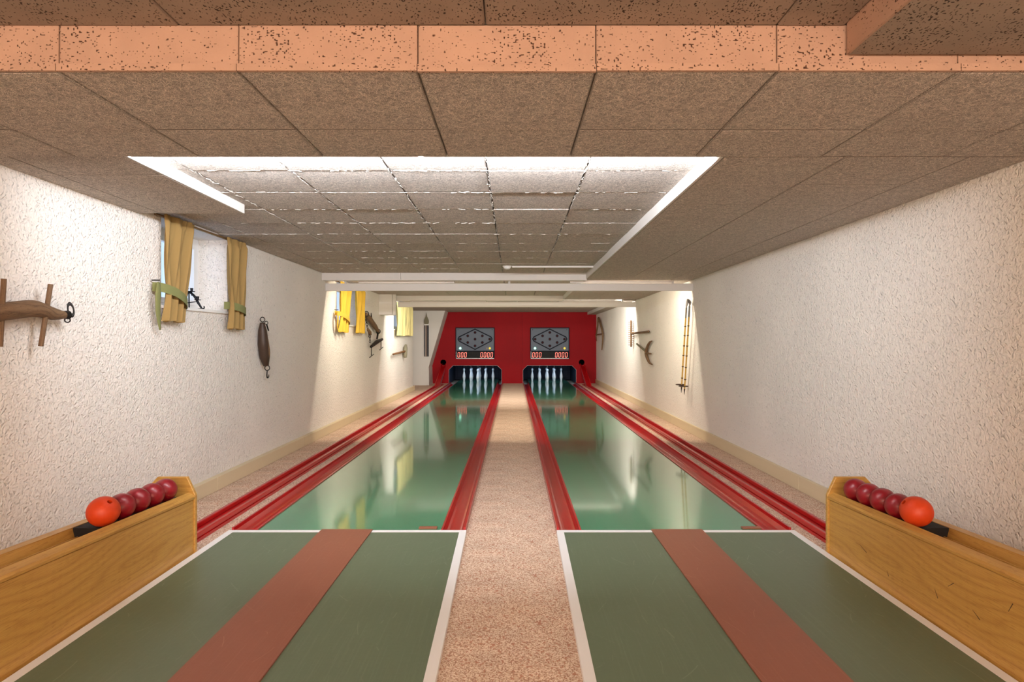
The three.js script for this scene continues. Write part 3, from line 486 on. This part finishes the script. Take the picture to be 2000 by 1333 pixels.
// ---------------------------------------------------------------- things on the left wall
{ // ox yoke
  const x = XL + 0.08; const t = group('ox_yoke', 'carved wooden ox yoke with upright sticks on the left wall', 'yoke', [x, 1.55, -2.9]); const P = (d, y) => [0, y - 1.55, -(d - 2.9)];
  part('beam', limb([P(1.98, 1.545), P(2.2, 1.56), P(2.4, 1.575), P(2.62, 1.53), P(2.9, 1.52), P(3.18, 1.522), P(3.4, 1.555), P(3.56, 1.572), P(3.7, 1.548), P(3.83, 1.545)], [0.02, 0.04, 0.052, 0.05, 0.058, 0.05, 0.05, 0.05, 0.037, 0.016], 60, 16), M.oldWood, t);
  for (const [d, a] of [[3.63, 1], [3.315, 0], [2.48, 0], [2.17, -1]]) part('stick', rod([0.02, 1.722 - 1.55, -(d + 0.02 * a - 2.9)], [0.0, 1.355 - 1.55, -(d - 0.03 * a - 2.9)], 0.0135), M.oldWood, t);
  for (const e of [[3.815, 1], [1.99, -1]]) { const z = -(e[0] - 2.9); part('clamp', new THREE.CylinderGeometry(0.024, 0.028, 0.035, 16).rotateX(Math.PI / 2).translate(0, -0.003, z + 0.015 * e[1]), M.iron, t); part('eye', ring(0.014, 0.004, [0, -0.035, z], [0, 0.6, 0]), M.iron, t); part('link', ring(0.019, 0.006, [0.01, 0.03, z - 0.015 * e[1]], [0, 0.9, 0.18], 0.8, 2.0), M.iron, t); }
}
{ // dark neck piece with ring and hook
  const d = 6.85, x = XL + 0.06; const t = group('harness_block', 'long dark wooden harness block with iron rings below the nearest window', 'tool', [x, 1.35, -d]);
  part('body', limb([[0, 0.235, 0.03], [0, 0.15, 0.02], [0, 0, 0.0], [0, -0.15, -0.04], [0, -0.245, -0.075]], [0.022, 0.045, 0.058, 0.055, 0.03], 30, 16), M.darkWood, t);
  part('band', limb([[0.045, 0.05, 0.0], [0.05, -0.1, -0.03], [0.03, -0.2, -0.06]], [0.012, 0.016, 0.012], 10, 8), M.oldWood, t);
  part('top_ring', ring(0.026, 0.005, [0, 0.27, 0.02], [0, 0.8, 0]), M.iron, t); part('small_ring', ring(0.018, 0.004, [0.01, 0.235, -0.06], [0, 0.8, 0]), M.iron, t); part('pin', rod([0.01, 0.215, -0.07], [0.01, 0.15, -0.12], 0.008), M.iron, t);
  part('lower_ring', ring(0.028, 0.005, [0, -0.275, -0.11], [0, 0.8, 0]), M.iron, t); part('hook', limb([[0, -0.3, -0.11], [0, -0.35, -0.1], [0, -0.385, -0.11], [0, -0.375, -0.15], [0, -0.35, -0.15]], [0.006, 0.008, 0.008, 0.006, 0.004], 20, 8), M.iron, t);
}
{ // draught harness with swingletree
  const x = XL + 0.08; const t = group('swingletree_harness', 'wooden draught bar with chains and hanging swingletree below the middle window', 'harness', [x, 1.6, -12]); const P = (d, y, o = 0) => [o, y - 1.6, -(d - 12)];
  part('bar', limb([P(11.55, 1.885), P(11.8, 1.81), P(12.3, 1.66), P(12.6, 1.555)], [0.028, 0.05, 0.048, 0.026], 24, 14), M.oldWood, t);
  part('hook_rod', limb([P(11.95, 1.92), P(11.97, 1.86), P(12.1, 1.77)], [0.008, 0.012, 0.008], 10, 8), M.iron, t);
  for (const e of [[11.57, 1.885], [12.57, 1.57]]) part('end_ring', ring(0.045, 0.009, P(e[0], e[1]), [0, 0.6, 0]), M.iron, t);
  for (let i = 0; i < 7; i++) part('chain_link', ring(0.016, 0.005, P(11.5 + i * 0.05, 1.8 - i * 0.055), [0, i % 2 ? 1.2 : 0.2, 0.3], 1, 1.7), M.iron, t);
  part('hanging_piece', limb([P(11.6, 1.6, 0.02), P(11.75, 1.54, 0.02), P(11.85, 1.5, 0.02)], [0.02, 0.035, 0.016], 12, 10), M.oldWood, t);
  for (let i = 0; i < 3; i++) part('chain_link', ring(0.014, 0.005, P(11.85, 1.46 - i * 0.045), [0, i % 2 ? 1.2 : 0.2, 0], 1, 1.7), M.iron, t);
  part('shackle', merge([rod(P(12.52, 1.55, 0), P(12.4, 1.42, 0.01), 0.012), rod(P(12.6, 1.55, 0), P(12.44, 1.42, 0.01), 0.012)]), M.iron, t);
  part('lower_bar', limb([P(11.95, 1.265), P(12.2, 1.31), P(12.5, 1.36), P(12.95, 1.41)], [0.026, 0.036, 0.042, 0.026], 20, 12), M.iron, t);
  for (const [d, y] of [[11.98, 1.23], [12.85, 1.36]]) { part('hanger', rod(P(d, y + 0.02), P(d, y - 0.14), 0.008), M.iron, t); part('toggle', rod(P(d - 0.28, y - 0.17, 0.03), P(d + 0.28, y - 0.12, -0.02), 0.008), M.iron, t); }
}
{ const t = group('wooden_mallet', 'pale wooden mallet hanging level below the farthest window', 'mallet', [XL + 0.07, 1.1, -15.2]); part('handle', rod([0, -0.035, 1.0], [0, 0.005, -0.5], 0.022, 0.026), M.paleWood, t); part('head', limb([[0, 0.17, -0.66], [0, 0.08, -0.6], [0, -0.08, -0.55], [0, -0.15, -0.57]], [0.03, 0.055, 0.055, 0.04], 16, 12), M.greyWood, t); }
{ // flail-like hanging piece on the bulkhead
  const t = group('wooden_hackle', 'pointed grey wooden piece with long dark prongs on the white bulkhead', 'tool', [-2.735, 0, ZF + 0.9]);
  const s = new THREE.Shape([[0, 2.26], [0.016, 2.14], [0.07, 2.02], [0.072, 1.95], [0.055, 1.9], [-0.055, 1.9], [-0.072, 1.95], [-0.07, 2.02], [-0.016, 2.14]].map(p => new THREE.Vector2(...p))); const g = new THREE.ExtrudeGeometry(s, { depth: 0.02, bevelEnabled: true, bevelSize: 0.005, bevelThickness: 0.005, bevelSegments: 1 }); part('head', uvm(g), M.greyWood, t);
  part('collar', box(-0.066, 0.066, 1.862, 1.895, 0, 0.03, 0.004), M.line, t); for (const x of [-0.058, -0.012, 0.025, 0.06]) part('prong', box(x - 0.012, x + 0.012, 0.88, 1.86, 0.002, 0.022, 0.004), x === -0.012 ? M.paleWood : M.panelDark, t);
}
{ // iron candle arc on the window sill
  const t = group('iron_candle_holder', 'black wrought-iron arched candle holder on the nearest window sill', 'candle holder', [XL - 0.11, 1.676, -5.66]); 
  part('arc', limb([[0.075, 0.012, -0.02], [0.05, 0.06, -0.01], [0.02, 0.12, 0], [-0.03, 0.16, 0], [-0.085, 0.165, 0]], [0.008, 0.011, 0.011, 0.009, 0.006], 24, 10), M.blackIron, t);
  part('foot', limb([[0.04, 0.004, -0.02], [0.075, 0.004, -0.02], [0.1, 0.012, -0.02], [0.098, 0.03, -0.02]], [0.006, 0.008, 0.007, 0.005], 12, 8), M.blackIron, t);
  part('brace', merge([rod([-0.06, 0.006, 0.03], [-0.04, 0.16, 0], 0.006), rod([-0.06, 0.006, -0.06], [-0.03, 0.155, 0], 0.006), rod([-0.09, 0.05, 0.02], [0.04, 0.07, 0], 0.004)]), M.blackIron, t);
  for (const [cx, cy] of [[-0.06, 0.17], [-0.005, 0.145], [0.05, 0.068]]) { part('cup', new THREE.CylinderGeometry(0.014, 0.011, 0.03, 14).translate(cx, cy + 0.035, 0), M.blackIron, t); part('drip_pan', new THREE.CylinderGeometry(0.03, 0.026, 0.006, 18).translate(cx, cy + 0.018, 0), M.blackIron, t); part('stem', rod([cx, cy - 0.02, 0], [cx, cy + 0.02, 0], 0.005), M.blackIron, t); }
}
// ---------------------------------------------------------------- things on the right wall
{ // bamboo ski poles
  for (const [dT, yT, dB, yB, w, ox] of [[9.32, 1.86, 9.6, 0.57, 'left', 0.1], [9.15, 1.87, 9.43, 0.555, 'right', 0.1]]) {
    const x = XR - ox; const t = group('ski_pole', `bamboo ski pole with round basket on the right wall, ${w} one of the pair`, 'ski pole', [x, 1.2, -9.5], 'bamboo ski poles'); const P = (k) => [0, yT + (yB - yT) * k - 1.2, -(dT + (dB - dT) * k) + 9.5];
    part('shaft', rod(P(0.06), P(0.93), 0.0135, 0.011), M.bamboo, t); for (const k of [0.2, 0.31, 0.43, 0.545, 0.68, 0.82]) part('bamboo_node', rod(P(k - 0.005), P(k + 0.005), 0.0165), M.node, t);
    part('grip', rod(P(-0.02), P(0.1), 0.015), M.strap, t); part('tip', rod(P(0.93), P(1.0), 0.011, 0.003), M.iron, t);
    const b = P(0.9); part('basket', ring(0.085, 0.007, [Math.min(b[0] - 0.02, 0), b[1], b[2]], [Math.PI / 2, 0, 0], 0.8, 1), M.node, t); part('spoke', merge([rod([-0.08, b[1], b[2]], [0.045, b[1], b[2]], 0.004), rod([0, b[1], b[2] - 0.085], [0, b[1], b[2] + 0.085], 0.004)]), M.node, t);
    part('strap', limb([P(-0.02), [0.01, yT + 0.08 - 1.2, -dT + 9.52], [0.02, yT + 0.14 - 1.2, -9.34 + 9.5], [0.01, yT + 0.06 - 1.2, -dT + 9.47], P(0.0)], [0.008, 0.012, 0.012, 0.012, 0.008], 20, 8), M.strap, t);
  }
}
{ // hay rake
  const x = XR - 0.06; const t = group('hay_rake', 'wooden hay rake hung sideways with teeth on both sides of its head', 'rake', [x, 1.54, -13.9]); part('head', rod([0, 0.3, 0], [0, -0.3, 0], 0.022), M.oldWood, t); part('handle', rod([0, 0, 0], [0, 0.02, 1.8], 0.02, 0.024), M.oldWood, t);
  for (let i = 0; i < 12; i++) { const y = 0.26 - i * 0.047; part('tooth', rod([-0.045, y, -0.08], [0.042, y + 0.004, 0.1], 0.007), M.oldWood, t); }
}
{ // bent wooden hook tool
  const x = XR - 0.05; const t = group('bowed_wood_tool', 'bowed wooden tool with a straight handle beneath the rake', 'tool', [x, 1.14, -12.3]); const P = (d, y) => [0, y - 1.14, -(d - 12.3)];
  part('bow', limb([P(11.86, 1.375), P(12.05, 1.345), P(12.28, 1.24), P(12.37, 1.13), P(12.2, 1.0), P(12.05, 0.945), P(11.83, 0.925)], [0.012, 0.022, 0.03, 0.034, 0.028, 0.02, 0.012], 40, 12), M.oldWood, t);
  part('handle', rod(P(13.3, 1.31), P(12.35, 1.16), 0.02, 0.026), M.greyWood, t); part('peg', rod(P(12.36, 1.135), P(11.95, 1.13), 0.022, 0.014), M.oldWood, t);
}
{ // forked wooden frame
  const x = XR - 0.06; const t = group('forked_wood_frame', 'dark forked wooden frame shaped like a letter by the red wall', 'tool', [x, 1.6, -18.9]); const P = (d, y, o = 0) => [o, y - 1.6, -(d - 18.9)];
  part('long_leg', limb([P(19.2, 2.09), P(18.9, 1.95), P(18.35, 1.6), P(18.3, 1.45), P(18.5, 1.1)], [0.03, 0.034, 0.032, 0.03, 0.016], 30, 10), M.oldWood, t); part('short_leg', limb([P(19.2, 2.09, -0.01), P(19.3, 1.85, -0.02), P(19.6, 1.52, -0.02), P(19.5, 1.36, -0.02)], [0.03, 0.026, 0.02, 0.01], 20, 10), M.oldWood, t);
  part('crossbar', rod(P(19.7, 1.56, -0.02), P(18.3, 1.585, 0), 0.02), M.oldWood, t);
}
scene.traverse(o => { if (o.isLight) o.castShadow = !o.isRectAreaLight; });
renderer.render(scene, camera);
